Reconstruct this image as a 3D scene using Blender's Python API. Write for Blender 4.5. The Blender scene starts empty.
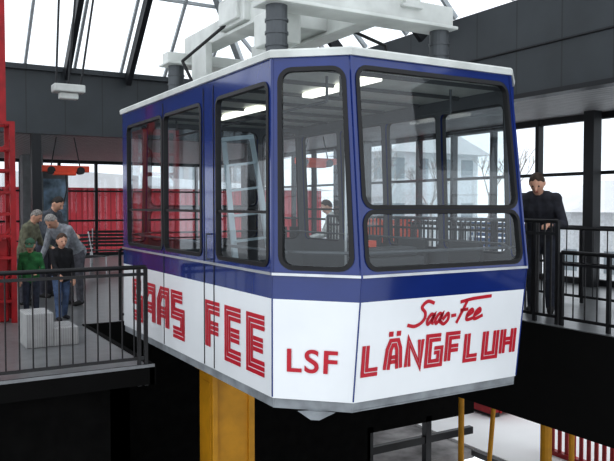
import bpy, math, random
import numpy as np
from mathutils import Vector, Matrix
from mathutils.geometry import tessellate_polygon
random.seed(4)
scene=bpy.context.scene
COL=scene.collection
try:
    scene.view_settings.view_transform='Standard'
    scene.view_settings.gamma=0.82
    scene.view_settings.exposure=0.22
except Exception: pass

# ---------------------------------------------------------------- materials
def mat(name,color,rough=0.5,metal=0.0,noise=0.06,scale=6.0,bump=0.0,emit=0.0,stripes=None,spec=0.5,coat=0):
    m=bpy.data.materials.new(name); m.use_nodes=True
    nt=m.node_tree; b=nt.nodes['Principled BSDF']
    b.inputs['Roughness'].default_value=rough; b.inputs['Metallic'].default_value=metal
    b.inputs['Specular IOR Level'].default_value=spec
    if coat: b.inputs['Coat Weight'].default_value=coat; b.inputs['Coat Roughness'].default_value=.06
    tc=nt.nodes.new('ShaderNodeTexCoord')
    n=nt.nodes.new('ShaderNodeTexNoise'); n.inputs['Scale'].default_value=scale; n.inputs['Detail'].default_value=4
    nt.links.new(tc.outputs['Object'],n.inputs['Vector'])
    r=nt.nodes.new('ShaderNodeValToRGB')
    c=Vector(color)
    a=c*max(1-noise*2,0); d=c*(1+noise)
    r.color_ramp.elements[0].position=0.3; r.color_ramp.elements[1].position=0.7
    r.color_ramp.elements[0].color=(*a,1); r.color_ramp.elements[1].color=(min(d[0],1),min(d[1],1),min(d[2],1),1)
    nt.links.new(n.outputs['Fac'],r.inputs['Fac'])
    out=r.outputs['Color']
    if stripes:
        w=nt.nodes.new('ShaderNodeTexWave'); w.bands_direction=stripes[0]; w.inputs['Scale'].default_value=stripes[1]
        w.wave_profile='SAW'
        nt.links.new(tc.outputs['Object'],w.inputs['Vector'])
        rr=nt.nodes.new('ShaderNodeValToRGB'); rr.color_ramp.interpolation='CONSTANT'
        rr.color_ramp.elements[0].color=(stripes[2],)*3+(1,); rr.color_ramp.elements[1].position=stripes[3]
        rr.color_ramp.elements[1].color=(1,1,1,1)
        nt.links.new(w.outputs['Fac'],rr.inputs['Fac'])
        mx=nt.nodes.new('ShaderNodeMix'); mx.data_type='RGBA'; mx.blend_type='MULTIPLY'; mx.inputs[0].default_value=1
        nt.links.new(out,mx.inputs[6]); nt.links.new(rr.outputs['Color'],mx.inputs[7]); out=mx.outputs[2]
    nt.links.new(out,b.inputs['Base Color'])
    if emit>0:
        nt.links.new(out,b.inputs['Emission Color']); b.inputs['Emission Strength'].default_value=emit
    if bump>0:
        bp=nt.nodes.new('ShaderNodeBump'); bp.inputs['Strength'].default_value=bump
        nt.links.new(n.outputs['Fac'],bp.inputs['Height']); nt.links.new(bp.outputs['Normal'],b.inputs['Normal'])
    return m
def glassmat(name,tint=(0.86,0.92,0.95),base=.05,gain=.8):
    m=bpy.data.materials.new(name); m.use_nodes=True; nt=m.node_tree
    for n in list(nt.nodes): nt.nodes.remove(n)
    o=nt.nodes.new('ShaderNodeOutputMaterial'); t=nt.nodes.new('ShaderNodeBsdfTransparent'); t.inputs[0].default_value=(*tint,1)
    g=nt.nodes.new('ShaderNodeBsdfGlossy'); g.inputs['Roughness'].default_value=0.02; g.inputs[0].default_value=(.95,.97,1,1)
    f=nt.nodes.new('ShaderNodeLayerWeight'); f.inputs[0].default_value=.5
    p=nt.nodes.new('ShaderNodeMath'); p.operation='POWER'; p.inputs[1].default_value=4.0
    q=nt.nodes.new('ShaderNodeMath'); q.operation='MULTIPLY_ADD'; q.inputs[1].default_value=gain; q.inputs[2].default_value=base
    nt.links.new(f.outputs['Facing'],p.inputs[0]); nt.links.new(p.outputs[0],q.inputs[0])
    mx=nt.nodes.new('ShaderNodeMixShader')
    nt.links.new(q.outputs[0],mx.inputs[0]); nt.links.new(t.outputs[0],mx.inputs[1]); nt.links.new(g.outputs[0],mx.inputs[2])
    nt.links.new(mx.outputs[0],o.inputs[0]); return m

M={}
M['white']=mat('cabin_white_paint',(0.79,0.81,0.83),0.26,noise=0.02,scale=2,coat=.3)
M['blue']=mat('cabin_blue_paint',(0.013,0.036,0.19),0.14,noise=0.05,scale=3,coat=.8)
M['inner']=mat('cabin_inner_lining',(0.10,0.11,0.12),0.5,noise=0.05,scale=3)
M['red']=mat('lettering_red',(0.50,0.014,0.035),0.4,noise=.03)
M['rubber']=mat('black_rubber',(0.015,0.015,0.017),0.5)
M['alu']=mat('aluminium',(0.62,0.64,0.66),0.3,0.8)
M['skirt']=mat('grey_skirt',(0.30,0.32,0.34),0.5,noise=0.15)
M['under']=mat('underside_dark',(0.06,0.065,0.07),0.6)
M['glass']=glassmat('cabin_glass',(0.90,0.94,0.95),.075,.85)
M['hglass']=glassmat('hall_glass',(0.97,0.98,0.99),.03,.6)
M['ceilin']=mat('cabin_ceiling',(0.66,0.67,0.62),0.4)
M['cabfloor']=mat('cabin_floor',(0.07,0.08,0.09),0.5,noise=0.2)
M['lamp']=mat('lamp_tube',(1.0,0.98,0.88),0.4,noise=0.0,emit=1.6)
M['hanger']=mat('hanger_white',(0.62,0.64,0.62),0.4,noise=0.10,scale=3)
M['damper']=mat('damper_grey',(0.11,0.12,0.13),0.45,0.4)
M['darkwall']=mat('dark_wall_panel',(0.052,0.061,0.069),0.4,noise=0.08,scale=1.5,stripes=('Y',.42,0.6,0.03))
M['darkwallb']=mat('dark_wall_panel_back',(0.052,0.061,0.069),0.4,noise=0.08,scale=1.5,stripes=('X',.42,0.6,0.03))
M['darksteel']=mat('dark_steel',(0.016,0.018,0.022),0.45)
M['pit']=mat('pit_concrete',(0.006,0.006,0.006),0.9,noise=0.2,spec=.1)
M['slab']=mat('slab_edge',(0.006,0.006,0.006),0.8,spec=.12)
M['floor']=mat('floor_stone',(0.19,0.195,0.20),0.28,noise=0.1,scale=9)
M['soffit']=mat('soffit_slats',(0.50,0.50,0.50),0.5,stripes=('X',3.0,0.35,0.12))
M['soffit2']=mat('soffit_slats_side',(0.50,0.50,0.50),0.5,stripes=('Y',3.0,0.35,0.12))
M['mull']=mat('white_mullion',(0.45,0.48,0.50),0.5)
M['rail']=mat('railing_black',(0.008,0.008,0.010),0.35)
M['redsteel']=mat('red_steel',(0.36,0.012,0.018),0.45,noise=0.15)
M['orange']=mat('orange_red_enamel',(0.75,0.09,0.035),0.4)
M['yellow']=mat('yellow_paint',(0.70,0.35,0.02),0.45,noise=0.12,scale=3)
M['concrete']=mat('pale_concrete',(0.40,0.40,0.40),0.7,noise=0.1,stripes=('X',12,0.7,0.2))
M['concrete2']=mat('grey_concrete',(0.26,0.27,0.28),0.7,noise=0.08)
M['redwood']=mat('red_siding',(0.42,0.035,0.05),0.6,stripes=('X',1.3,0.45,0.15))
M['snow']=mat('pale_ground',(0.80,0.80,0.80),0.9,noise=0.08,scale=0.3)
M['ground2']=mat('lower_bay_floor',(0.30,0.29,0.29),0.9,noise=0.3,scale=2)
M['house']=mat('house_plaster',(0.68,0.70,0.71),0.8)
M['houseb']=mat('house_wood',(0.40,0.39,0.38),0.8)
M['hwin']=mat('house_window',(0.30,0.34,0.36),0.3)
M['bark']=mat('bark',(0.36,0.34,0.32),0.9)
M['ladder']=mat('ladder_aluminium',(0.46,0.55,0.60),0.35,0.2)
M['teal']=mat('blue_seat',(0.03,0.12,0.30),0.5)
M['skin']=mat('skin',(0.68,0.40,0.29),0.55,noise=0.04)
M['eye']=mat('eye_dark',(0.02,0.015,0.015),0.3)
M['lip']=mat('lip',(0.40,0.13,0.11),0.5)

# ---------------------------------------------------------------- mesh builder
class MB:
    def __init__(s): s.v=[]; s.f=[]; s.mi=[]; s.cur=0
    def add(s,vs,fs):
        o=len(s.v); s.v+= [tuple(v) for v in vs]
        for f in fs: s.f.append(tuple(i+o for i in f)); s.mi.append(s.cur)
    def box(s,x0,x1,y0,y1,z0,z1):
        s.add([(x0,y0,z0),(x1,y0,z0),(x1,y1,z0),(x0,y1,z0),(x0,y0,z1),(x1,y0,z1),(x1,y1,z1),(x0,y1,z1)],
              [(0,3,2,1),(4,5,6,7),(0,1,5,4),(1,2,6,5),(2,3,7,6),(3,0,4,7)])
        return s
    def bar(s,p,q,w,h=None,up=(0,0,1)):
        h=h or w; p=Vector(p);q=Vector(q); d=(q-p).normalized(); up=Vector(up).normalized()
        if abs(d.dot(up))>0.98: up=Vector((1,0,0))
        a=d.cross(up).normalized(); b=a.cross(d).normalized()
        vs=[]
        for c in (p,q):
            for sa,sb in ((-1,-1),(1,-1),(1,1),(-1,1)): vs.append(c+a*sa*w/2+b*sb*h/2)
        s.add(vs,[(0,1,2,3),(7,6,5,4),(0,4,5,1),(1,5,6,2),(2,6,7,3),(3,7,4,0)]); return s
    def tube(s,p,q,r,r2=None,seg=10):
        r2=r if r2 is None else r2
        p=Vector(p);q=Vector(q);d=(q-p).normalized(); up=Vector((0,0,1))
        if abs(d.dot(up))>0.98: up=Vector((1,0,0))
        a=d.cross(up).normalized(); b=d.cross(a)
        vs=[]
        for c,rr in ((p,r),(q,r2)):
            for i in range(seg):
                t=2*math.pi*i/seg; vs.append(c+a*math.cos(t)*rr+b*math.sin(t)*rr)
        fs=[(i,(i+1)%seg,seg+(i+1)%seg,seg+i) for i in range(seg)]
        fs+= [tuple(range(seg-1,-1,-1)),tuple(range(seg,2*seg))]
        s.add(vs,fs); return s
    def pipe(s,pts,r,seg=8):
        for a,b in zip(pts,pts[1:]): s.tube(a,b,r,seg=seg); 
        for p in pts[1:-1]: s.ell(p,(r,r,r),6,8)
        return s
    def ell(s,c,r,nu=10,nv=14,R=None):
        vs=[];fs=[]
        c=Vector(c)
        for i in range(nu+1):
            th=math.pi*i/nu
            for j in range(nv):
                ph=2*math.pi*j/nv
                p=Vector((r[0]*math.sin(th)*math.cos(ph),r[1]*math.sin(th)*math.sin(ph),r[2]*math.cos(th)))
                if R: p=R@p
                vs.append(c+p)
        for i in range(nu):
            for j in range(nv):
                fs.append((i*nv+j,(i+1)*nv+j,(i+1)*nv+(j+1)%nv,i*nv+(j+1)%nv))
        s.add(vs,fs); return s
    def build(s,name,m,parent=None,org=(0,0,0),bevel=0,smooth=False,solid=0,inner=False,**props):
        me=bpy.data.meshes.new(name)
        o=Vector(org) if parent is None else Vector(parent['_org'])
        me.from_pydata([tuple(Vector(v)-o) for v in s.v],[],s.f)
        ms=m if isinstance(m,(list,tuple)) else [m]
        for mm in ms: me.materials.append(mm)
        if smooth: me.polygons.foreach_set('use_smooth',[True]*len(me.polygons))
        me.update()
        ob=bpy.data.objects.new(name,me); COL.objects.link(ob)
        ob['_org']=tuple(o)
        if parent is None: ob.location=o
        else: ob.parent=parent
        if solid:
            sm=ob.modifiers.new('s','SOLIDIFY'); sm.thickness=solid; sm.offset=-1
            if inner: sm.material_offset=1
        if bevel:
            bm=ob.modifiers.new('b','BEVEL'); bm.width=bevel; bm.segments=2; bm.limit_method='ANGLE'
        for k,v in props.items(): ob[k]=v
        return ob
def thing(name,org,label,category,**kw):
    e=bpy.data.objects.new(name,None); e.empty_display_size=0.2; e.location=org; COL.objects.link(e)
    e['_org']=tuple(org); e['label']=label; e['category']=category
    for k,v in kw.items(): e[k]=v
    return e
def struct(mb,name,m,**kw):
    return mb.build(name,m,kind='structure',**kw)

# ================================================================= CABIN
cabin=thing('cable_car_cabin',(1.25,1.9,-0.05),'blue and white aerial cable car cabin with red lettering','cable car')
def bulge(z):
    P=[(-0.1,0.03),(0.06,0.045),(0.95,0.15),(2.56,0.0),(3,0)]
    for (a,b),(c,d) in zip(P,P[1:]):
        if z<=c: return b+(d-b)*(z-a)/(c-a)
    return 0
def outline(z,e=0.0):
    b=bulge(z)
    k=.065*max(0,min(1,(z-.95)/1.6))
    pts=[(0,3.8),(0,0),(.433,-.384-b),(2.077-k,-.384-b),(2.51-k,0),(2.51-k,3.8),(2.077-k,4.184+b),(.433,4.184+b)]
    if e:
        out=[]
        n=len(pts)
        for i in range(n):
            p0=Vector(pts[i-1]);p=Vector(pts[i]);p1=Vector(pts[(i+1)%n])
            d0=(p-p0).normalized(); d1=(p1-p).normalized()
            n0=Vector((d0.y,-d0.x)); n1=Vector((d1.y,-d1.x)); m=(n0+n1); m=m/(m.dot(n0))
            q=p+m*e; out.append((q.x,q.y))
        pts=out
    return pts
PL=[3.8,.579,1.644,.579,3.8,.579,1.644,.579]
def pm(i,s,z,off=0.0):
    o=outline(z); a=Vector(o[i]); b=Vector(o[(i+1)%8]); d=(b-a)
    n=Vector((d.y,-d.x)).normalized(); p=a+d*(s/PL[i])+n*off
    return Vector((p.x,p.y,z))
def rrect(s0,s1,z0,z1,r,k=5):
    pts=[]
    for cx,cz,a0 in ((s1-r,z1-r,0),(s0+r,z1-r,90),(s0+r,z0+r,180),(s1-r,z0+r,270)):
        for j in range(k+1):
            a=math.radians(a0+90*j/k); pts.append((cx+r*math.cos(a),cz+r*math.sin(a)))
    return pts
side=[(.20,1.40,1.02,2.38),(1.46,2.44,1.02,2.38),(2.78,3.74,1.02,2.38)]
sideR=[(.06,.92,1.02,2.40),(.99,1.85,1.02,2.40),(1.92,2.78,1.02,2.40),(2.85,3.72,1.02,2.40)]
cham=[(.055,.525,1.01,2.46)]
front=[(.045,1.599,1.455,2.47),(.045,1.599,1.01,1.425)]
WIN={0:side,1:cham,2:front,3:cham,4:sideR,5:cham,6:front,7:cham}
up=MB()
for i in range(8):
    outer=[(0,.95),(PL[i],.95),(PL[i],2.56),(0,2.56)]
    holes=[rrect(*w,.07 if i in(0,4) else .09) for w in WIN[i]]
    loops=[[Vector((x,z,0)) for x,z in outer]]+[[Vector((x,z,0)) for x,z in h] for h in holes]
    flat=[p for l in loops for p in l]
    tris=tessellate_polygon(loops)
    fs=[]
    for t in tris:
        a,b,c=[flat[k] for k in t]
        cr=(b-a).cross(c-a).z
        fs.append(t if cr>0 else (t[0],t[2],t[1]))
    up.add([pm(i,p.x,p.y) for p in flat],fs)
up.build('upper_body',[M['blue'],M['inner']],cabin,solid=0.045,inner=True,label='blue window surround')
def band(z0,z1,off,name,ms,nz=6,**kw):
    b=MB(); ns=6
    for i in range(8):
        vs=[pm(i,PL[i]*c/ns,z0+(z1-z0)*r/nz,off) for r in range(nz+1) for c in range(ns+1)]
        b.add(vs,[(r*(ns+1)+c,r*(ns+1)+c+1,(r+1)*(ns+1)+c+1,(r+1)*(ns+1)+c) for r in range(nz) for c in range(ns)])
    return b.build(name,ms,cabin,solid=0.04,inner=True,**kw)
band(.78,.95,0,'belt_panel',[M['blue'],M['inner']],label='blue belt panel below the windows')
band(.04,.78,0,'lower_body',[M['white'],M['inner']],label='white lower body panels')
band(-.035,.04,-.012,'skirt',[M['skirt'],M['under']],nz=1,label='grey sill skirt')
for i in (0,1,2,3,4):
    b=MB(); b.bar(pm(i,-.0,.965,.008),pm(i,PL[i],.965,.008),.016,.02)
    b.build('trim_strip',M['alu'],cabin,label='silver trim strip')
    b=MB(); b.bar(pm(i,PL[i],.05,.002),pm(i,PL[i],.95,.002),.008,.008); b.bar(pm(i,PL[i],.95,.004),pm(i,PL[i],2.54,.004),.02,.02)
    b.build('corner_bead',M['blue'],cabin)
for i,ss in ((0,(1.43,2.50,2.72)),(4,(.955,2.8))):
    for s_ in ss:
        b=MB(); b.bar(pm(i,s_,.05,.002),pm(i,s_,2.5,.002),.008,.008); b.build('door_seam',M['rubber'],cabin)
b=MB(); b.pipe([pm(0,2.64,1.0,.0),pm(0,2.64,1.0,.04),pm(0,2.64,1.22,.04),pm(0,2.64,1.22,0)],.007); b.build('door_handle',M['damper'],cabin,label='metal door grab handle')
for i in range(8):
    for k,w in enumerate(WIN[i]):
        r=.07 if i in (0,4) else .09
        lo=rrect(w[0]-.014,w[1]+.014,w[2]-.014,w[3]+.014,r+.014); li=rrect(w[0]+.018,w[1]-.018,w[2]+.018,w[3]-.018,r-.018)
        n=len(lo); g=MB()
        vs=[pm(i,x,z,.007) for x,z in lo]+[pm(i,x,z,.012) for x,z in li]+[pm(i,x,z,-.035) for x,z in li]
        fs=[(j,(j+1)%n,n+(j+1)%n,n+j) for j in range(n)]+[(n+j,n+(j+1)%n,2*n+(j+1)%n,2*n+j) for j in range(n)]
        g.add(vs,fs)
        if i in (0,4):
            g.bar(pm(i,w[0]+.02,1.42,-.012),pm(i,w[1]-.02,1.42,-.012),.02,.022)
        wo=g.build('window_gasket',M['rubber'],cabin)
        p=MB(); lg=rrect(w[0]+.004,w[1]-.004,w[2]+.004,w[3]-.004,r)
        p.add([pm(i,x,z,-.012) for x,z in lg],[tuple(range(n))])
        p.build('window_pane',M['glass'],wo)
b=MB(); rings=[]
for z,e in ((2.545,.0),(2.545,.025),(2.590,.030),(2.605,.015),(2.66,-.25),(2.69,-.7)):
    rings.append([(x,y,z) for x,y in outline(2.56,e)])
n=8; vs=[p for r in rings for p in r]
fs=[]
for k in range(len(rings)-1):
    for j in range(n): fs.append((k*n+j,k*n+(j+1)%n,(k+1)*n+(j+1)%n,(k+1)*n+j))
fs.append(tuple((len(rings)-1)*n+j for j in range(n)))
b.add(vs,fs); b.build('roof',M['hanger'],cabin,label='white roof with projecting rim')
b=MB(); o=outline(2.5,-.03); b.add([(x,y,2.52) for x,y in o],[tuple(range(8))]); 
b.build('ceiling_panel',M['ceilin'],cabin,label='pale interior ceiling')
b=MB(); o=outline(.1,-.02); b.add([(x,y,.12) for x,y in o]+[(x,y,-.02) for x,y in o],[tuple(range(8)),tuple(range(15,7,-1))]); 
b.build('floor_pan',M['cabfloor'],cabin)
b=MB(); o=outline(0,-.25); b.add([(x,y,-.03) for x,y in outline(0,-.06)]+[(x,y,-.09) for x,y in o],[(j,(j+1)%8,8+(j+1)%8,8+j) for j in range(8)]+[tuple(range(8,16))]); 
b.build('underbody',M['under'],cabin)
b=MB(); b.add([(.12,-.16,-.035),(.34,-.34,-.035),(.25,-.2,-.035),(.2,-.22,-.10),(.25,-.26,-.10)],[(0,1,4,3),(0,3,2),(1,2,4),(2,3,4),(0,2,1)]); b.build('bumper',M['skirt'],cabin)
for (x0,x1,y0,y1) in ((.92,1.04,.05,1.15),(.92,1.04,2.1,3.2)):
    b=MB(); b.box(x0,x1,y0,y1,2.475,2.515); b.build('ceiling_lamp',M['lamp'],cabin,bevel=.01,label='fluorescent ceiling lamp')
for y in (.0,.6,1.2,1.8,2.4,3.0,3.6):
    b=MB(); b.box(.1,2.35,y-.015,y+.015,2.49,2.52); b.build('ceiling_rib',M['under'],cabin)
b=MB()
for i in range(8):
    b.tube(pm(i,0,1.12,-.12),pm(i,PL[i],1.12,-.12),.013)
b.build('handrail',M['damper'],cabin)
for x,y in ((1.25,.9),(1.65,2.9)):
    b=MB(); b.tube((x,y,.12),(x,y,2.5),.013); b.tube((x,y,.12),(x,y,.15),.05); b.build('grab_pole',M['alu'],cabin)
for x in (.6,1.9):
    b=MB(); b.tube((x,.2,2.3),(x,3.6,2.3),.012); b.tube((x,.2,2.3),(x,.2,2.5),.012); b.tube((x,3.6,2.3),(x,3.6,2.5),.012); b.build('overhead_rail',M['damper'],cabin)
b=MB(); b.box(.60,1.15,-.36,-.12,.12,1.08); b.box(.64,1.1,-.34,-.14,1.08,1.15); b.build('console',M['under'],cabin,bevel=.02,label='dark operator console')
b=MB(); b.box(.66,.80,-.2,-.12,1.14,1.20); b.build('console_panel',M['orange'],cabin)
b=MB(); b.box(.52,.62,-.2,-.1,2.3,2.45); b.tube((.57,-.15,2.44),(.57,-.15,2.52),.015); b.build('camera_housing',M['under'],cabin,bevel=.01)
for x,y in ((2.2,.5),(2.2,1.3),(2.2,2.1)):
    b=MB(); b.box(x-.18,x+.2,y-.22,y+.22,.58,.63); b.box(x+.14,x+.2,y-.22,y+.22,.63,1.12); b.box(x-.02,x+.03,y-.02,y+.02,.12,.58); b.build('seat',M['under'],cabin,bevel=.015,label='dark interior seat')

# ---- lettering
def ribbon(pts,offs,w,mb,fn):
    P=[Vector(p) for p in pts]; n=len(P)
    for off in offs:
        L=[];R=[]
        for k in range(n):
            d0=(P[k]-P[k-1]).normalized() if k>0 else None
            d1=(P[k+1]-P[k]).normalized() if k<n-1 else None
            if d0 is None: d0=d1
            if d1 is None: d1=d0
            n0=Vector((-d0.y,d0.x)); n1=Vector((-d1.y,d1.x)); m=n0+n1
            m=m/max(m.dot(n0),.3)
            L.append(P[k]+m*(off+w/2)); R.append(P[k]+m*(off-w/2))
        vs=[fn(p.x,p.y) for p in L]+[fn(p.x,p.y) for p in R]
        mb.add(vs,[(j,n+j,n+j+1,j+1) for j in range(n-1)])
G={'S':[[(1,1),(0,1),(0,.52),(1,.52),(1,0),(0,0)]],
'A':[[(0,0),(.12,.75),(.3,1),(.7,1),(.88,.75),(1,0)],[(.2,.36),(.8,.36)]],
'a':[[(0,0),(0,.72),(.3,1),(1,1),(1,0)],[(.25,.42),(.8,.42)]],
'F':[[(0,0),(0,1),(1,1)],[(.25,.5),(.9,.5)]],
'E':[[(1,0),(0,0),(0,1),(1,1)],[(.25,.5),(.9,.5)]],
'L':[[(0,1),(0,0),(1,0)]],
'N':[[(0,0),(0,1),(1,0),(1,1)]],
'G':[[(1,1),(0,1),(0,0),(1,0),(1,.5),(.5,.5)]],
'U':[[(0,1),(0,0),(1,0),(1,1)]],
'H':[[(0,0),(0,1)],[(1,0),(1,1)],[(.25,.5),(.75,.5)]]}
def word(txt,s0,z0,w,h,adv,t,offs,sw,fn,mb):
    s_=s0
    for ch in txt:
        for st in G[ch]:
            ribbon([(s_+t/2+x*(w-t),z0+t/2+y*(h-t)) for x,y in st],offs,sw,mb,fn)
        s_+=adv
front_fn=lambda s_,z: pm(2,s_,z,.004)
side_fn=lambda s_,z: pm(0,s_,z,.004)
mb=MB(); word('LANGFLUH',.045,.225,.180,.265,.196,.064,(-.018,.018),.029,front_fn,mb)
for dx in (.055,.125): ribbon([(.045+.196+dx-.02,.525),(.045+.196+dx+.02,.525)],(0,),.038,mb,front_fn)
mb.build('lettering',M['red'],cabin,label='red double-line destination lettering')
mb=MB(); word('SaaS',.36,.165,.375,.47,.425,.118,(-.042,0,.042),.033,side_fn,mb)
word('FEE',2.52,.165,.375,.47,.42,.118,(-.042,0,.042),.033,side_fn,mb)
mb.build('lettering',M['red'],cabin,label='red triple-line resort lettering')
def cr(pts,k=8):
    P=[Vector(p) for p in pts]; P=[P[0]]+P+[P[-1]]; out=[]
    for i in range(1,len(P)-2):
        for j in range(k):
            t=j/k; a,b_,c,d=P[i-1],P[i],P[i+1],P[i+2]
            out.append(.5*((2*b_)+(-a+c)*t+(2*a-5*b_+4*c-d)*t*t+(-a+3*b_-3*c+d)*t**3))
    out.append(P[-2]); return out
aa=lambda x:[(x+.75,.75),(x+.4,.85),(x+.1,.4),(x+.3,.05),(x+.6,.35),(x+.8,.8),(x+.72,.2),(x+1.0,.1)]
strokes=[[(2.3,1.75),(1.4,1.95),(.9,1.5),(1.5,1.0),(1.5,.4),(.7,.0),(-.3,.15)],
 aa(1.9),aa(2.9),[(3.9,.3),(4.4,.8),(4.6,.3),(4.2,-.05),(3.8,.1)],
 [(4.9,.55),(5.5,.6)],
 [(6.5,1.8),(6.2,.9),(5.8,-.1)],[(5.6,1.65),(7.2,1.85),(9.6,1.95)],[(5.9,.95),(6.9,1.0)],
 [(7.0,.4),(7.6,.7),(7.4,.95),(7.0,.6),(7.1,.1),(7.9,.2)],[(8.0,.4),(8.6,.7),(8.4,.95),(8.0,.6),(8.1,.1),(9.1,.35)]]
mb=MB()
for st in strokes:
    pts=[(.46+(x+.3*y)*.080,.565+y*.094) for x,y in st]
    ribbon([tuple(p) for p in cr(pts)],(0,),.026,mb,front_fn)
mb.build('lettering',M['red'],cabin,label='red handwritten script lettering')
def textmesh(body,size,fn,name,parent,m,w,bold=.0):
    cu=bpy.data.curves.new('t','FONT'); cu.body=body; cu.size=size; cu.offset=bold*size; cu.space_character=1.12
    ob=bpy.data.objects.new('t',cu); COL.objects.link(ob)
    dg=bpy.context.evaluated_depsgraph_get(); dg.update()
    me=bpy.data.meshes.new_from_object(ob.evaluated_get(dg))
    xs=[v.co.x for v in me.vertices]; x0=min(xs); sc=w/(max(xs)-x0)
    mb=MB(); mb.add([fn((v.co.x-x0)*sc,v.co.y) for v in me.vertices],[tuple(p.vertices) for p in me.polygons])
    bpy.data.objects.remove(ob); return mb.build(name,m,parent,label='red plain operator lettering')
textmesh('LSF',.24,lambda x,y: pm(1,.105+x,.25+y,.008),'lettering',cabin,M['red'],.35,.014)

# ---- hanger / suspension on the roof
for x,y in ((.28,.45),(1.98,.45),(.45,3.2),(2.05,3.2)):
    b=MB(); b.tube((x,y,2.60),(x,y,2.68),.13,seg=20); b.tube((x,y,2.68),(x,y,3.07),.088,seg=20)
    for zz in (2.74,2.84,2.94): b.tube((x,y,zz),(x,y,zz+.02),.096,seg=20)
    b.build('damper',M['damper'],cabin,label='grey suspension damper')
b=MB(); b.box(.14,2.08,.30,.60,3.07,3.10); b.box(.16,2.06,.35,.55,3.09,3.28)
b.build('cross_beam',M['hanger'],cabin,bevel=.008,label='white suspension cross beam')
b=MB(); b.box(.30,2.25,3.04,3.36,3.06,3.085); b.box(.32,2.23,3.11,3.29,3.08,3.20); b.build('cross_beam',M['hanger'],cabin,bevel=.008,label='white suspension cross beam')
for x in (.58,1.45):
    b=MB(); b.box(x,x+.22,.3,3.35,3.20,3.23); b.box(x+.03,x+.19,.3,3.35,3.22,3.42); b.build('longitudinal_beam',M['hanger'],cabin,bevel=.008)
b=MB(); b.box(.54,1.72,1.6,2.2,3.25,3.55); b.box(.50,.55,1.68,2.12,3.28,3.50); b.build('pivot_housing',M['hanger'],cabin,bevel=.012)
b=MB(); b.box(.52,.80,.95,1.35,2.92,3.22); b.build('buffer_box',M['hanger'],cabin,bevel=.015)
b=MB(); b.box(.52,.60,2.5,2.9,2.64,3.22); b.build('bracket',M['hanger'],cabin,bevel=.008)
b=MB(); b.bar((.66,.7,3.42),(1.1,1.75,3.9),.12,.14); b.build('strut',M['hanger'],cabin,bevel=.01)
b=MB(); b.box(1.05,1.4,1.7,2.1,3.5,6.3); b.build('hanger_arm',M['hanger'],cabin,bevel=.03,label='white hanger arm')
for pts in ([(.5,.9,2.62),(.55,1.0,2.85),(.6,1.1,2.94)],[(1.9,1.0,2.62),(1.85,1.1,3.05),(1.6,1.4,3.25)],[(.40,2.4,2.62),(.30,2.6,3.0),(.55,2.0,3.3)],[(1.0,.6,2.64),(1.3,.5,2.82),(1.7,.55,2.64)]):
    b=MB(); b.pipe(pts,.016); b.build('hose',M['rubber'],cabin)
for q in ((1.0,1.5,.75,1.3,2.64,2.80),(.60,.9,1.75,2.3,2.64,2.88)):
    b=MB(); b.box(*q); b.build('roof_hatch',M['hanger'],cabin,bevel=.02)
b=MB(); b.box(1.02,1.5,.5,3.3,6.2,6.5)
for y in (.8,1.6,2.4,3.0): b.tube((1.1,y,6.5),(1.42,y,6.5),.2,seg=20)
b.build('carriage',M['darksteel'],cabin,bevel=.02)
b=MB(); b.tube((1.15,-8,6.74),(1.15,10.0,6.74),.03); b.build('track_cable',M['darksteel'],None,(1.15,-8,6.74),label='steel track cable carrying the cabin carriage',category='cable')

def ladder(cx,cy,z0,H):
    L=thing('stepladder',(cx,cy,z0),'folding pale aluminium stepladder leaning inside the cabin','ladder')
    for sx in (-1,1):
        b=MB(); b.bar((cx+sx*.21,cy-.28,z0),(cx+sx*.14,cy,z0+H),.024,.05); b.build('side_rail',M['ladder'],L)
        b=MB(); b.bar((cx+sx*.21,cy+.26,z0),(cx+sx*.14,cy+.03,z0+H-.03),.018,.03); b.build('rear_leg',M['ladder'],L)
    for k in range(1,8):
        t=k/8; b=MB(); w=.21-.07*t; b.box(cx-w,cx+w,cy-.28+.28*t-.04,cy-.28+.28*t+.04,z0+H*t-.012,z0+H*t+.012); b.build('step',M['ladder'],L)
    b=MB(); b.box(cx-.16,cx+.16,cy-.06,cy+.06,z0+H-.01,z0+H+.03); b.build('top_cap',M['ladder'],L)
    L.rotation_euler=(0,math.radians(-7),math.radians(-20))
ladder(.86,1.85,.13,2.02)

# ================================================================= HALL
b=MB(); b.box(-8,-.17,2.38,5.2,-.35,-.15); b.box(-8,7.1,5.2,18.8,-.35,-.15); struct(b,'floor',M['floor'])
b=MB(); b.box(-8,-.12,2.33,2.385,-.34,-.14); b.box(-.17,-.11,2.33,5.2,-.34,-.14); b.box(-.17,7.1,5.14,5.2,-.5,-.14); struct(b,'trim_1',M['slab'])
b=MB(); b.box(-8,-.12,2.325,2.345,-.165,-.135); struct(b,'trim_36',M['concrete2'])
b=MB(); b.box(3.5,7.1,-4,5.2,-.85,.215); struct(b,'floor_gallery',M['slab'])
b=MB(); b.box(3.5,7.1,-4,5.2,.215,.225); struct(b,'floor_gallery_surface',M['floor'])
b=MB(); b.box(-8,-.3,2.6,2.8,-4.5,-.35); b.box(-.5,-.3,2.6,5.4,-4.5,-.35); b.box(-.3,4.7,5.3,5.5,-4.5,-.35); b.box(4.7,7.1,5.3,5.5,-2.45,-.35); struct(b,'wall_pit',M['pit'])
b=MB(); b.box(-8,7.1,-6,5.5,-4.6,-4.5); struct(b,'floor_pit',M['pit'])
b=MB(); b.box(4.7,7.3,5.5,19,-3.4,-3.25); struct(b,'floor_lower',M['ground2'])
b=MB(); b.box(4.7,7.1,5.32,5.42,-2.85,-2.72); struct(b,'trim_30',M['darksteel'])
for k,u in enumerate((4.7,6.0)):
    b=MB(); b.box(u-.06,u+.06,5.3,5.42,-4.5,-2.35); struct(b,'trim_%d'%(32+k),M['darksteel'])
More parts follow.
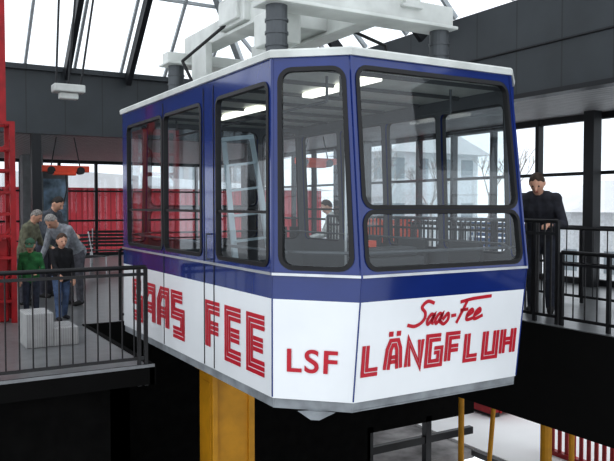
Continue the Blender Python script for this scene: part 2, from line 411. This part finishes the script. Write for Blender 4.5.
b=MB(); b.box(-8,5.1,10.4,10.6,2.9,4.2); b.box(-8,5.1,10.3,10.62,4.14,4.24); struct(b,'wall_upper_back',M['darkwallb'])
b=MB(); b.box(4.9,5.1,-5,10.4,2.9,4.22);  struct(b,'wall_upper_side',M['darkwall'])
b=MB(); b.box(4.87,4.9,-5,10.4,3.54,3.56); b.box(4.88,4.9,-5,10.4,2.9,2.96); struct(b,'trim_35',M['darksteel'])
b=MB(); b.box(-8,7.1,10.6,18.8,2.9,2.98); struct(b,'ceiling',M['soffit'])
b=MB(); b.box(5.1,7.1,-5,10.6,2.9,2.98); struct(b,'ceiling_gallery',M['soffit2'])
b=MB(); b.box(5.1,7.3,-5,18.9,2.98,3.2); b.box(-8,5.1,10.6,18.9,2.98,3.2); struct(b,'ceiling_slab',M['darksteel'])
b=MB(); 
u=-8.0
while u<7.2:
    b.box(u-.04,u+.04,18.75,18.87,-.15,2.9); u+=1.15
for z,h in ((-.15,.1),(.35,.04),(.95,.06),(1.9,.05),(2.8,.1)): b.box(-8,7.1,18.76,18.86,z,z+h)
struct(b,'window_1',M['darksteel'])
b=MB(); b.box(-8,7.1,18.80,18.81,-.1,2.9); struct(b,'window_1_glass',M['hglass'])
b=MB(); v=-4.6
while v<18.8:
    b.box(7.04,7.16,v-.035,v+.035,-.15 if v>5.2 else .22,2.9); v+=1.05
for z,h in ((.22,.1),(1.1,.05),(1.95,.05),(2.8,.1)): b.box(7.05,7.15,-5,18.8,z,z+h)
struct(b,'window_2',M['darksteel'])
b=MB(); b.box(7.10,7.11,-5,18.8,-.15,2.9); struct(b,'window_2_glass',M['hglass'])
b=MB(); v=-4
while v<5.3: b.box(7.04,7.16,v-.04,v+.04,-4.5,-.85); v+=1.9
b.box(7.04,7.16,-5,5.3,-3.25,-3.15)
struct(b,'window_3',M['darksteel'])
k=2
for (x,y) in ((6.85,2.55),(6.85,8.5),(6.85,14.5),(4.95,10.5),(.2,10.5),(-5,10.5)):
    b=MB(); b.box(x-.09,x+.09,y-.09,y+.09,-.15 if y>5.2 else .22,2.92); struct(b,'trim_%d'%k,M['darksteel']); k+=1
b=MB(); b.box(.95,1.5,16.8,17.3,-.15,2.9); struct(b,'trim_%d'%k,M['concrete2']); k+=1
b=MB(); b.box(1.50,2.3,17.32,17.36,-.15,2.6); struct(b,'wall_partition',M['concrete2'])
b=MB(); b.box(1.58,2.24,17.28,17.30,1.0,2.25); 
b.build('poster',mat('poster_print',(0.40,0.55,0.70),.5,noise=.45,scale=2.5),None,(1.9,17.29,1.0),label='blue and white mountain poster on the wall',category='poster')

Z0,Z1=4.24,7.5; dv=Z1-Z0
b=MB(); b.add([(-8,10.4,Z0),(4.9,10.4,Z0),(4.9-dv,10.4-dv,Z1),(-8,10.4-dv,Z1)],[(0,1,2,3)]); b.add([(4.9,-5,Z0),(4.9,10.4,Z0),(4.9-dv,10.4-dv,Z1),(4.9-dv,-5,Z1)],[(0,1,2,3)])
b.add([(-8,-5,Z1),(4.9-dv,-5,Z1),(4.9-dv,10.4-dv,Z1),(-8,10.4-dv,Z1)],[(0,1,2,3)])
struct(b,'window_4',M['hglass'])
b=MB(); u=-7.6
while u<4.8:
    top=dv if u<4.9-dv else (4.9-u)
    b.bar((u,10.4,Z0),(u,10.4-top,Z0+top),.05,.07,up=(0,1,1)); u+=.95
v=-4.6
while v<10.3:
    top=dv if v<10.4-dv else (10.4-v)
    b.bar((4.9,v,Z0),(4.9-top,v,Z0+top),.05,.07,up=(1,0,1)); v+=1.15
b.bar((4.9,10.4,Z0),(4.9-dv,10.4-dv,Z1),.12,.16)
for t in (1.3,3.26):
    b.bar((-8,10.4-t,Z0+t),(4.9-t,10.4-t,Z0+t),.05,.06); b.bar((4.9-t,-5,Z0+t),(4.9-t,10.4-t,Z0+t),.05,.06)
struct(b,'trim_20',M['mull'])
for k,u in enumerate((-3.2,.75,2.0)):
    top=dv if u<4.9-dv else (4.9-u)
    b=MB(); b.bar((u,10.25,Z0-.2),(u,10.25-top,Z0-.2+top),.10,.22,up=(0,1,1)); struct(b,'trim_%d'%(21+k),M['darksteel'])
for k,v in enumerate((6.1,4.0)):
    b=MB(); b.bar((4.75,v,Z0-.2),(4.75-dv,v,Z0-.2+dv),.08,.18,up=(1,0,1)); struct(b,'trim_%d'%(24+k),M['darksteel'])

T=thing('suspended_loudspeaker',(0.0,6.63,3.08),'pale rectangular fixture hung on thin cables under the glass roof','fixture')
b=MB(); b.box(-.23,.23,6.50,6.76,3.18,3.30); b.box(-.14,.14,6.56,6.70,3.08,3.18); b.build('housing',M['hanger'],T,bevel=.02)
for x,x2 in ((-.18,-.02),(.0,.34),(.18,.80)):
    b=MB(); b.tube((x,6.63,3.28),(x2,6.5,7.5),.016); b.build('suspension_cable',M['darksteel'],T)

for (x,y,z) in ((.86,10.9,2.2),(5.3,8.1,2.35)):
    T=thing('pulley_trolley',(x,y,z-.15),'orange-red pulley trolley hanging below the slatted soffit','pulley',group='orange trolleys')
    b=MB(); b.box(x-.48,x+.48,y-.06,y+.06,z-.03,z+.10); b.box(x-.25,x+.2,y-.09,y+.09,z-.10,z-.02); b.build('housing',M['orange'],T,bevel=.015)
    for dx in (-.30,.30):
        b=MB(); b.tube((x+dx,y-.08,z),(x+dx,y+.08,z),.08,seg=18); b.build('wheel',M['darksteel'],T)
        b=MB(); b.tube((x+dx,y,z+.05),(x+dx*.6,y,2.9),.012); b.build('hanger_rod',M['darksteel'],T)
    b=MB(); b.pipe([(x,y,z-.1),(x+.02,y,z-.4),(x-.05,y,z-.7)],.012); b.build('cord',M['darksteel'],T)

def railing(p,q,zb,h,gap,label,low=.08,postdrop=0,mid=None,posts=None,r=.0075,m=None):
    m=m or M['rail']
    p=Vector((*p,zb)); q=Vector((*q,zb)); L=(q-p).length; d=(q-p)/L
    R=thing('railing',tuple(p),label,'railing')
    b=MB(); b.tube(p+Vector((0,0,h)),q+Vector((0,0,h)),.022); b.build('top_rail',m,R)
    b=MB(); b.bar(p+Vector((0,0,low)),q+Vector((0,0,low)),.02,.03); b.build('bottom_rail',m,R)
    if mid:
        b=MB(); b.bar(p+Vector((0,0,mid)),q+Vector((0,0,mid)),.02,.03); b.build('mid_rail',m,R)
    n=int(L/gap)
    me=None
    for k in range(1,n):
        c=p+d*(L*k/n)
        if me is None:
            b=MB(); b.tube((0,0,low),(0,0,h),r,seg=6)
            b.v=[tuple(Vector(v)+Vector(R['_org'])) for v in b.v]
            o=b.build('baluster',m,R); me=o
        else:
            o=me.copy(); COL.objects.link(o); o.parent=R
        o.location=c-p
    posts=posts or [0,L]
    for s_ in posts:
        c=p+d*s_; b=MB(); b.bar(c+Vector((0,0,-postdrop)),c+Vector((0,0,h+.0)),.035,.035); b.build('post',m,R)
    return R
railing((-3.2,2.36),(-.2,2.36),-.15,1.0,.118,'black metal baluster railing along the boarding platform edge',postdrop=.20,posts=[0,1.5,2.93,3.0],mid=.93)
railing((3.58,.42),(3.58,4.9),.225,1.08,.085,'black metal baluster railing on the raised gallery',mid=.95,posts=[0,.3,.6,.9,1.8,2.7,4.48],r=.012)
railing((3.58,-2.2),(3.58,.36),.225,.76,.14,'low black railing beside the gallery stairs',mid=.64,posts=[0,1.28,2.0,2.56])
railing((5.2,-.8),(5.2,4.9),.225,.95,.2,'black railing in front of the gallery windows',posts=[0,2.2,4.4,5.6],mid=.5)
railing((0.4,5.35),(3.3,5.35),-.15,1.0,.12,'black metal railing at the end of the cabin bay',posts=[0,1.45,2.9])

S=thing('step_block',(-.80,4.1,-.15),'pale concrete step block standing on the platform','steps')
b=MB(); b.box(-1.10,-.80,3.85,4.35,-.15,.24); b.build('upper_step',M['concrete'],S,bevel=.01)
b=MB(); b.box(-.80,-.52,3.85,4.35,-.15,.06); b.build('lower_step',M['concrete'],S,bevel=.01)

T=thing('red_steel_mast',(-1.15,6.1,-.15),'red steel lattice mast rising beside the platform','mast')
for x in (-1.42,-.92):
    for y in (5.9,6.35):
        b=MB(); b.box(x-.035,x+.035,y-.035,y+.035,-.15,2.62); b.build('corner_post',M['redsteel'],T)
for z in (.15,.45,.75,1.05,1.35,1.65,1.95,2.25,2.6):
    b=MB(); b.box(-1.42,-.90,5.88,5.93,z-.02,z+.02); b.box(-.95,-.90,5.88,6.37,z-.02,z+.02); b.box(-1.42,-.90,6.33,6.37,z-.02,z+.02)
    b.build('cross_bar',M['redsteel'],T)
for z in (.0,.6,1.2,1.8):
    b=MB(); b.bar((-1.42,5.9,z),(-.92,5.9,z+.6),.025); b.bar((-.92,5.9,z+.6),(-.92,6.35,z),.025); b.build('brace',M['redsteel'],T)
b=MB(); b.box(-1.38,-.97,6.0,6.3,-.15,1.0); b.build('drive_cover',M['redsteel'],T,bevel=.02)
b=MB(); b.box(-1.08,-.99,5.9,6.0,2.6,7.4); b.build('mast_pole',M['redsteel'],T)

b=MB(); b.box(.48,.92,2.2,2.62,-4.5,-.12); b.box(.44,.96,2.16,2.66,-.30,-.24); b.box(.44,.50,2.16,2.22,-4.5,-.12); b.box(.86,.93,2.17,2.2,-4.5,-.12)
b.box(.47,.48,2.3,2.52,-4.3,-.4)
b.build('buffer_pillar',M['yellow'],None,(.7,2.4,-4.5),bevel=.012,label='ochre yellow painted steel buffer pillar below the cabin',category='pillar')

def bench(x,y,z,m,lab,grp,ang=0):
    B=thing('bench',(x,y,z),lab,'bench',group=grp)
    z=z+.15
    b=MB()
    for k in range(6): b.box(x-.6,x+.6,y-.2+k*.075,y-.2+k*.075+.05,z+.28,z+.30)
    b.build('seat',m,B)
    b=MB()
    for k in range(5): b.box(x-.6,x+.6,y+.24+k*.02,y+.26+k*.02,z+.38+k*.09,z+.44+k*.09)
    b.build('backrest',m,B)
    for sx in (-.5,.5):
        b=MB(); b.pipe([(x+sx,y-.2,z-.15),(x+sx,y-.18,z+.28),(x+sx,y+.22,z+.28),(x+sx,y+.34,z+.85)],.018); b.tube((x+sx,y+.2,z+.28),(x+sx,y+.3,z-.15),.018); b.build('leg',M['alu'],B)
    B.rotation_euler=(0,0,math.radians(ang))
bench(1.5,12.0,-.15,M['darksteel'],'dark metal mesh bench near the hall windows','hall benches',35)
bench(2.7,14.2,-.15,M['darksteel'],'dark metal mesh bench near the hall windows','hall benches',-20)
bench(6.3,.6,.225,M['darksteel'],'dark bench against the gallery windows','gallery benches',-90)
bench(6.3,4.3,.225,M['teal'],'blue slatted bench against the gallery windows','gallery benches',-90)
bench(5.9,7.0,-.15,M['redsteel'],'red slatted bench near the hall windows','gallery benches',-90)
bench(5.9,9.0,-.15,M['teal'],'blue slatted bench near the hall windows','gallery benches',-90)
D=thing('control_desk',(3.9,6.6,-.15),'dark control desk with monitors behind the cabin','desk')
b=MB(); b.box(3.4,4.5,6.6,7.2,.6,.66); b.box(3.42,3.5,6.62,7.18,-.15,.6); b.box(4.4,4.48,6.62,7.18,-.15,.6); b.box(3.5,4.4,7.1,7.15,.1,.6); b.build('desk_top',M['darksteel'],D,bevel=.01)
for x in (3.6,4.05):
    b=MB(); b.box(x,x+.38,6.95,6.99,.78,1.08); b.box(x+.15,x+.23,6.92,7.05,.66,.8); b.build('monitor',M['rubber'],D,bevel=.008)
W=thing('haul_winch',(5.6,5.9,-.15),'red winch machine on a dark frame behind the cabin','winch')
b=MB(); b.box(5.2,6.0,5.7,6.3,-.15,.15); b.build('frame',M['darksteel'],W,bevel=.01)
b=MB(); b.tube((5.3,6.0,.72),(5.9,6.0,.72),.40,seg=24); b.tube((5.26,6.0,.72),(5.30,6.0,.72),.54,seg=24); b.tube((5.9,6.0,.72),(5.94,6.0,.72),.54,seg=24); b.build('drum',M['orange'],W)
b=MB(); b.box(5.3,5.6,5.72,5.95,.15,.55); b.build('gearbox',M['teal'],W,bevel=.02)

for x,y,dx,dy,r in ((5.9,4.35,0,0,.05),(6.4,4.0,-.25,.1,.04),(5.5,2.2,0,0,.08),(5.85,2.05,0,0,.04)):
    b=MB(); b.tube((x+dx,y+dy,-4.5),(x,y,-.85),r,seg=12); b.tube((x+dx,y+dy,-4.5),(x+dx,y+dy,-4.45),r+.07,seg=12); b.tube((x,y,-.95),(x,y,-.85),r+.05,seg=12)
    b.build('support_post',M['yellow'],None,(x,y,-4.5),label='yellow steel support post under the gallery',category='post',group='gallery support posts')
F=thing('red_slat_fence',(8.3,2,-3.2),'low red slatted fence on the pale ground outside','fence')
b=MB(); 
for k in range(60): b.box(8.3,8.33,-5+k*.16,-5+k*.16+.07,-3.15,-2.45)
b.build('slats',M['redsteel'],F)
b=MB(); b.box(8.25,8.38,-5,4.6,-2.50,-2.42); b.box(8.25,8.38,-5,4.6,-3.2,-3.12); b.build('fence_rail',M['redsteel'],F)
for (x,y,c) in ((9.6,7.2,'redsteel'),(8.6,8.6,'teal')):
    B=thing('storage_crate',(x,y,-3.2),'painted steel crate on the pale ground outside','crate')
    b=MB(); b.box(x-.6,x+.6,y-.5,y+.5,-3.1,-2.6); 
    for k in range(6): b.box(x-.63+k*.23,x-.58+k*.23,y-.53,y+.53,-3.12,-2.58)
    b.build('body',M[c],B)
    b=MB(); b.box(x-.55,x-.4,y-.5,y+.5,-3.2,-3.1); b.box(x+.4,x+.55,y-.5,y+.5,-3.2,-3.1); b.build('skid',M['darksteel'],B)

# ================================================================= OUTSIDE
b=MB(); b.box(7.3,120,-60,120,-3.3,-3.2); b.box(-80,7.3,19.0,120,-3.3,-3.2); b.build('ground',M['snow'],None,(7.3,19,-3.3),kind='structure')
def building(x0,x1,y0,y1,z1,m,label,roofm,wins=3,h=None):
    c=((x0+x1)/2,(y0+y1)/2,-3.2); B=thing('building',c,label,'building')
    b=MB(); b.box(x0,x1,y0,y1,-3.2,z1); b.build('walls',m,B)
    xm=(x0+x1)/2; b=MB(); e=.6; h=h or (x1-x0)*.22
    b.add([(x0-e,y0-e,z1-.1),(xm,y0-e,z1+h),(x1+e,y0-e,z1-.1),(x0-e,y1+e,z1-.1),(xm,y1+e,z1+h),(x1+e,y1+e,z1-.1)],[(0,1,4,3),(1,2,5,4),(0,2,1),(3,4,5),(0,3,5,2)])
    b.build('roof',roofm,B)
    nz=int((z1+3.2)/2.6)
    for j in range(nz):
        for k in range(wins):
            xx=x0+(x1-x0)*(k+.5)/wins; zz=-2.2+j*2.6
            b=MB(); b.box(xx-.45,xx+.45,y0-.04,y0+.02,zz,zz+1.2); b.build('window',M['hwin'],B)
            yy=y0+(y1-y0)*(k+.5)/wins
            b=MB(); b.box(x0-.04,x0+.02,yy-.45,yy+.45,zz,zz+1.2); b.build('window',M['hwin'],B)
building(-9,16.5,26,32,2.3,M['redwood'],'red clad timber building outside the hall',M['snow'],0,h=.6)
building(22,29,28,33,4.6,M['house'],'grey plastered chalet with snowy roof',M['snow'],4)
building(31,39,16,24,1.2,M['house'],'pale grey house beyond the windows',M['snow'],3)
building(14,19.5,36,42,4.6,M['houseb'],'grey-brown timber chalet with snowy roof',M['snow'],3)
def tree(x,y,h,seed):
    rnd=random.Random(seed)
    T=thing('bare_tree',(x,y,-3.2),'leafless winter tree outside the hall windows','tree',group='bare trees outside')
    b=MB(); b.tube((x,y,-3.2),(x,y,-3.2+h*.45),.14,.09,7); b.build('trunk',M['bark'],T)
    b=MB()
    def br(p,d,L,r,n):
        q=p+d*L; b.tube(p,q,r,r*.6,5)
        if n==0: return
        for k in range(3):
            dd=(d+Vector((rnd.uniform(-.7,.7),rnd.uniform(-.7,.7),rnd.uniform(-.1,.5)))).normalized()
            br(p+d*L*rnd.uniform(.6,1),dd,L*.72,r*.6,n-1)
    br(Vector((x,y,-3.2+h*.42)),Vector((0,0,1)),h*.18,.07,4)
    b.build('branches',M['bark'],T)
for k,(x,y,h) in enumerate(((25,21,9),(18.5,20,8),(20,25,9),(27,25,9),(16,22,8))): tree(x,y,h,k)

# ================================================================= PEOPLE
def person(pos,H,face,lean,cols,hands,label,headpitch=0,hair=(.1,.07,.05),hairlong=0,cap=None,stride=.0,crouch=0):
    X,Y,Z=pos; Rz=Matrix.Rotation(math.radians(face),3,'Z')
    Rl=Matrix.Rotation(-math.radians(lean),3,'X')
    kid=H<1.35
    pel=Vector((0,0,.52-crouch))
    def U(v): return pel+Rl@(Vector(v)-Vector((0,0,.52)))
    hs=1.25 if kid else 1.0
    neckb=U((0,0,.83)); neckt=U((0,.005,.875)); 
    Rh=Rl@Matrix.Rotation(-math.radians(headpitch),3,'X')
    hc=neckt+Rh@Vector((0,.012,.055*hs))
    seg=[]
    seg.append((neckb,hc,.034,.032,0))
    for sx in (-1,1):
        sh=U((sx*.105,0,.80)); hip=pel+Vector((sx*.052,0,-.01)); st=stride*sx
        ank=Vector((sx*.06,st,.045)); knee=(hip+ank)/2+Vector((sx*.005,.015+crouch*.9,0.01))
        seg.append((hip,knee,.060,.043,2)); seg.append((knee,ank,.043,.032,2))
        seg.append((ank+Vector((0,-.015,-.018)),ank+Vector((sx*.012,.085,-.026)),.026,.022,3))
        a,bb=.175,.15
        t=hands[0 if sx<0 else 1]
        if t is None: W=sh+Vector((sx*.03,.04,-.315))
        else: W=Vector(t)
        d=W-sh; D=min(d.length,a+bb-.004); dn=d.normalized(); W=sh+dn*D
        xx=(a*a-bb*bb+D*D)/(2*D); hh=math.sqrt(max(a*a-xx*xx,0))
        pole=Vector((sx*.5,-.5,-.8)); pole=(pole-dn*pole.dot(dn)).normalized()
        el=sh+dn*xx+pole*hh
        seg.append((sh,el,.037,.029,1)); seg.append((el,W,.029,.022,1))
        f=(W-el).normalized(); sidev=Vector((1,0,0)); sidev=(sidev-f*sidev.dot(f)).normalized(); nrm=f.cross(sidev)
        if nrm.z<0: nrm=-nrm
        palm=W+f*.045
        seg.append((W,W+f*.02,.018,.018,0))
        for k,(o,l) in enumerate(((-.0165,.034),(-.0055,.042),(.0055,.045),(.0165,.038))):
            p0=W+f*.012+sidev*o*.8; p1=palm+sidev*o; p2=p1+f*l*.6-nrm*.006; p3=p2+f*l*.35-nrm*.02
            seg.append((p0,p1,.0085,.0075,0)); seg.append((p1,p2,.0062,.0058,0)); seg.append((p2,p3,.0058,.005,0))
        tp=W+f*.015-sidev*sx*.012; seg.append((tp,tp-sidev*sx*.02+f*.018,.0075,.006,0)); seg.append((tp-sidev*sx*.02+f*.018,tp-sidev*sx*.022+f*.038-nrm*.008,.006,.005,0))
        seg.append((U((sx*.03,0,.79)),sh,.05,.042,1))
    seg.append((pel+Vector((-.03,0,0)),pel+Vector((.03,0,0)),.068,.068,2))
    for (z0,z1,w0,w1,r0,r1) in ((.50,.62,.040,.036,.072,.066),(.62,.74,.036,.055,.066,.070),(.74,.80,.055,.045,.070,.055)):
        for sx in (-1,0,1): seg.append((U((sx*w0,0,z0)),U((sx*w1,0,z1)),r0,r1,1))
    seg.append((U((0,-.005,.81)),U((0,0,.845)),.045,.038,1))
    mb=MB()
    def T(v): return Vector((X,Y,Z))+Rz@(Vector(v)*H)
    for p,q,r1,r2,mi in seg:
        mb.tube(T(p),T(q),r1*H,r2*H,seg=12); mb.ell(T(p),(r1*H,)*3,8,12); mb.ell(T(q),(r2*H,)*3,8,12)
    RR=Rz@Rh
    hr=(.046*hs*H,.056*hs*H,.066*hs*H)
    mb.ell(T(hc),hr,14,18,R=RR)
    def Hh(v): return T(hc)+RR@(Vector(v)*H*hs)
    mb.ell(Hh((0,.012,-.032)),(.034*H*hs,.038*H*hs,.034*H*hs),10,12,R=RR)
    mb.tube(Hh((0,.05,.008)),Hh((0,.068,-.014)),.006*H*hs,.010*H*hs,8); mb.ell(Hh((0,.066,-.015)),(.010*H*hs,)*3,6,8)
    for sx in (-1,1): mb.ell(Hh((sx*.047,-.004,-.004)),(.008*H*hs,.013*H*hs,.019*H*hs),6,8,R=RR)
    ob=mb.build('person',M['skin'],None,pos,label=label,category='person')
    rm=ob.modifiers.new('r','REMESH'); rm.mode='VOXEL'; rm.voxel_size=.0062*H; rm.use_smooth_shade=True
    sm=ob.modifiers.new('s','SMOOTH'); sm.iterations=2; sm.factor=.5
    dg=bpy.context.evaluated_depsgraph_get(); dg.update()
    me=bpy.data.meshes.new_from_object(ob.evaluated_get(dg)); ob.modifiers.clear(); ob.data=me
    me.materials.clear()
    me.materials.append(M['skin'])
    for nme,c in zip(('jacket','trousers','shoe'),cols): me.materials.append(mat('cloth_'+nme,c,.85,noise=.22,scale=14,bump=.3))
    n=len(me.polygons); C=np.empty(n*3,dtype=np.float64); me.polygons.foreach_get('center',C); C=C.reshape(-1,3)
    best=np.full(n,1e9); idx=np.zeros(n,dtype=np.int32)
    o=Vector(pos)
    allseg=seg+[(hc,hc+Vector((0,0,.001)),.055,.055,0)]
    for p,q,r1,r2,mi in allseg:
        p_=np.array(T(p)-o); q_=np.array(T(q)-o); d=q_-p_; L=d@d+1e-12
        t=np.clip(((C-p_)@d)/L,0,1); dist=np.linalg.norm(C-(p_+t[:,None]*d),axis=1)-(r1+(r2-r1)*t)*H
        k=dist<best; best[k]=dist[k]; idx[k]=mi
    me.polygons.foreach_set('material_index',idx); me.polygons.foreach_set('use_smooth',[True]*n); me.update()
    ob['_org']=tuple(pos)
    def shell(f0,b0,scale,rag=.03):
        hb=MB(); nu,nv=14,28; vs=[];fs=[]
        for i in range(nu+1):
            for j in range(nv):
                ph=2*math.pi*j/nv; fwd=math.sin(ph)
                t=((1-fwd)/2)**.8
                lim=math.radians(f0+(b0-f0)*t+4*math.sin(7*ph))
                th=lim*i/nu; rr=scale*(1+rag*math.sin(6*ph+4*i)*(i/nu))
                if i==nu: rr=1.0
                vs.append(T(hc)+RR@Vector((hr[0]*rr*math.sin(th)*math.cos(ph),hr[1]*rr*math.sin(th)*math.sin(ph),hr[2]*rr*math.cos(th))))
        for i in range(nu):
            for j in range(nv): fs.append((i*nv+j,(i+1)*nv+j,(i+1)*nv+(j+1)%nv,i*nv+(j+1)%nv))
        hb.add(vs,fs); return hb
    hb=shell(44,112+hairlong,1.10,.04); hb.build('hair',mat('hair_colour',hair,.6,noise=.3,scale=60),ob,smooth=True)
    if cap:
        hb=shell(60,80,1.2,0)
        hb.add([Hh(v) for v in ((-.045,.035,.03),(.045,.035,.03),(.035,.105,.018),(-.035,.105,.018),(-.045,.035,.024),(.045,.035,.024),(.035,.105,.012),(-.035,.105,.012))],[(0,1,2,3),(7,6,5,4),(0,4,5,1),(1,5,6,2),(2,6,7,3),(3,7,4,0)])
        hb.build('cap',mat('cap_cloth',cap,.8),ob,smooth=False)
    for sx in (-1,1):
        e=MB(); e.ell(Hh((sx*.019,.051,.006)),(.0055*H*hs,)*3,6,8); e.build('eye',M['eye'],ob,smooth=True)
    e=MB(); e.ell(Hh((0,.053,-.036)),(.014*H*hs,.005*H*hs,.004*H*hs),6,8,R=RR); e.build('mouth',M['lip'],ob,smooth=True)
    return ob
person((4.14,1.12,.225),1.72,122,28,((.035,.036,.048),(.04,.045,.065),(.02,.02,.02)),[(-.10,.28,.60),(.10,.28,.60)],'young brown-haired man in a dark jacket leaning over the railing',headpitch=6,hair=(.06,.036,.022))
person((-.30,5.85,-.15),1.20,190,0,((.016,.016,.02),(.10,.15,.26),(.04,.04,.05)),[None,(.1,.2,.55)],'boy in a black jacket and blue jeans standing on the platform',headpitch=14,hair=(.10,.06,.04),hairlong=6,stride=.06)
person((-.62,6.35,-.15),1.12,165,6,((.04,.20,.07),(.05,.06,.09),(.04,.04,.05)),[(-.1,.18,.6),None],'child in a green jacket and cap beside the boy',headpitch=12,hair=(.2,.13,.08),cap=(.07,.16,.10))
person((.0,8.6,-.15),1.84,225,16,((.10,.11,.13),(.06,.06,.08),(.03,.03,.03)),[(-.1,.25,.6),(.1,.25,.6)],'dark-haired adult in a dark jacket watching the children',headpitch=18,hair=(.04,.03,.025))
person((-.48,7.75,-.15),1.60,235,14,((.20,.20,.14),(.10,.10,.12),(.03,.03,.03)),[(-.1,.24,.58),None],'grey-haired adult in an olive jacket behind the children',headpitch=18,hair=(.30,.28,.26),hairlong=8)
person((.22,7.3,-.15),1.72,125,44,((.32,.34,.37),(.12,.12,.14),(.03,.03,.03)),[(-.1,.36,.42),(.1,.34,.44)],'grey-haired adult in a pale grey jacket bending towards the boy',headpitch=4,hair=(.40,.38,.36),hairlong=4)
person((4.35,5.9,-.15),1.74,60,8,((.60,.60,.58),(.05,.05,.07),(.03,.03,.03)),[(-.1,.25,.6),(.1,.25,.6)],'person in a white shirt standing near the control desk',headpitch=10,hair=(.06,.04,.03))

# ================================================================= LIGHT / CAMERA
w=bpy.data.worlds.new('World'); scene.world=w; w.use_nodes=True
bg=w.node_tree.nodes['Background']; bg.inputs[0].default_value=(.92,.96,1,1); bg.inputs[1].default_value=1.3
cam=bpy.data.cameras.new('Camera'); co=bpy.data.objects.new('Camera',cam); COL.objects.link(co); scene.camera=co
cam.sensor_width=36; cam.lens=719/614*36; cam.clip_end=500
co.location=(-2.475,-4.69,1.47)
d=Vector((.509,.861,-math.tan(math.radians(2.0))))
co.rotation_euler=d.to_track_quat('-Z','Y').to_euler()
for o in scene.objects:
    if '_org' in o: del o['_org']
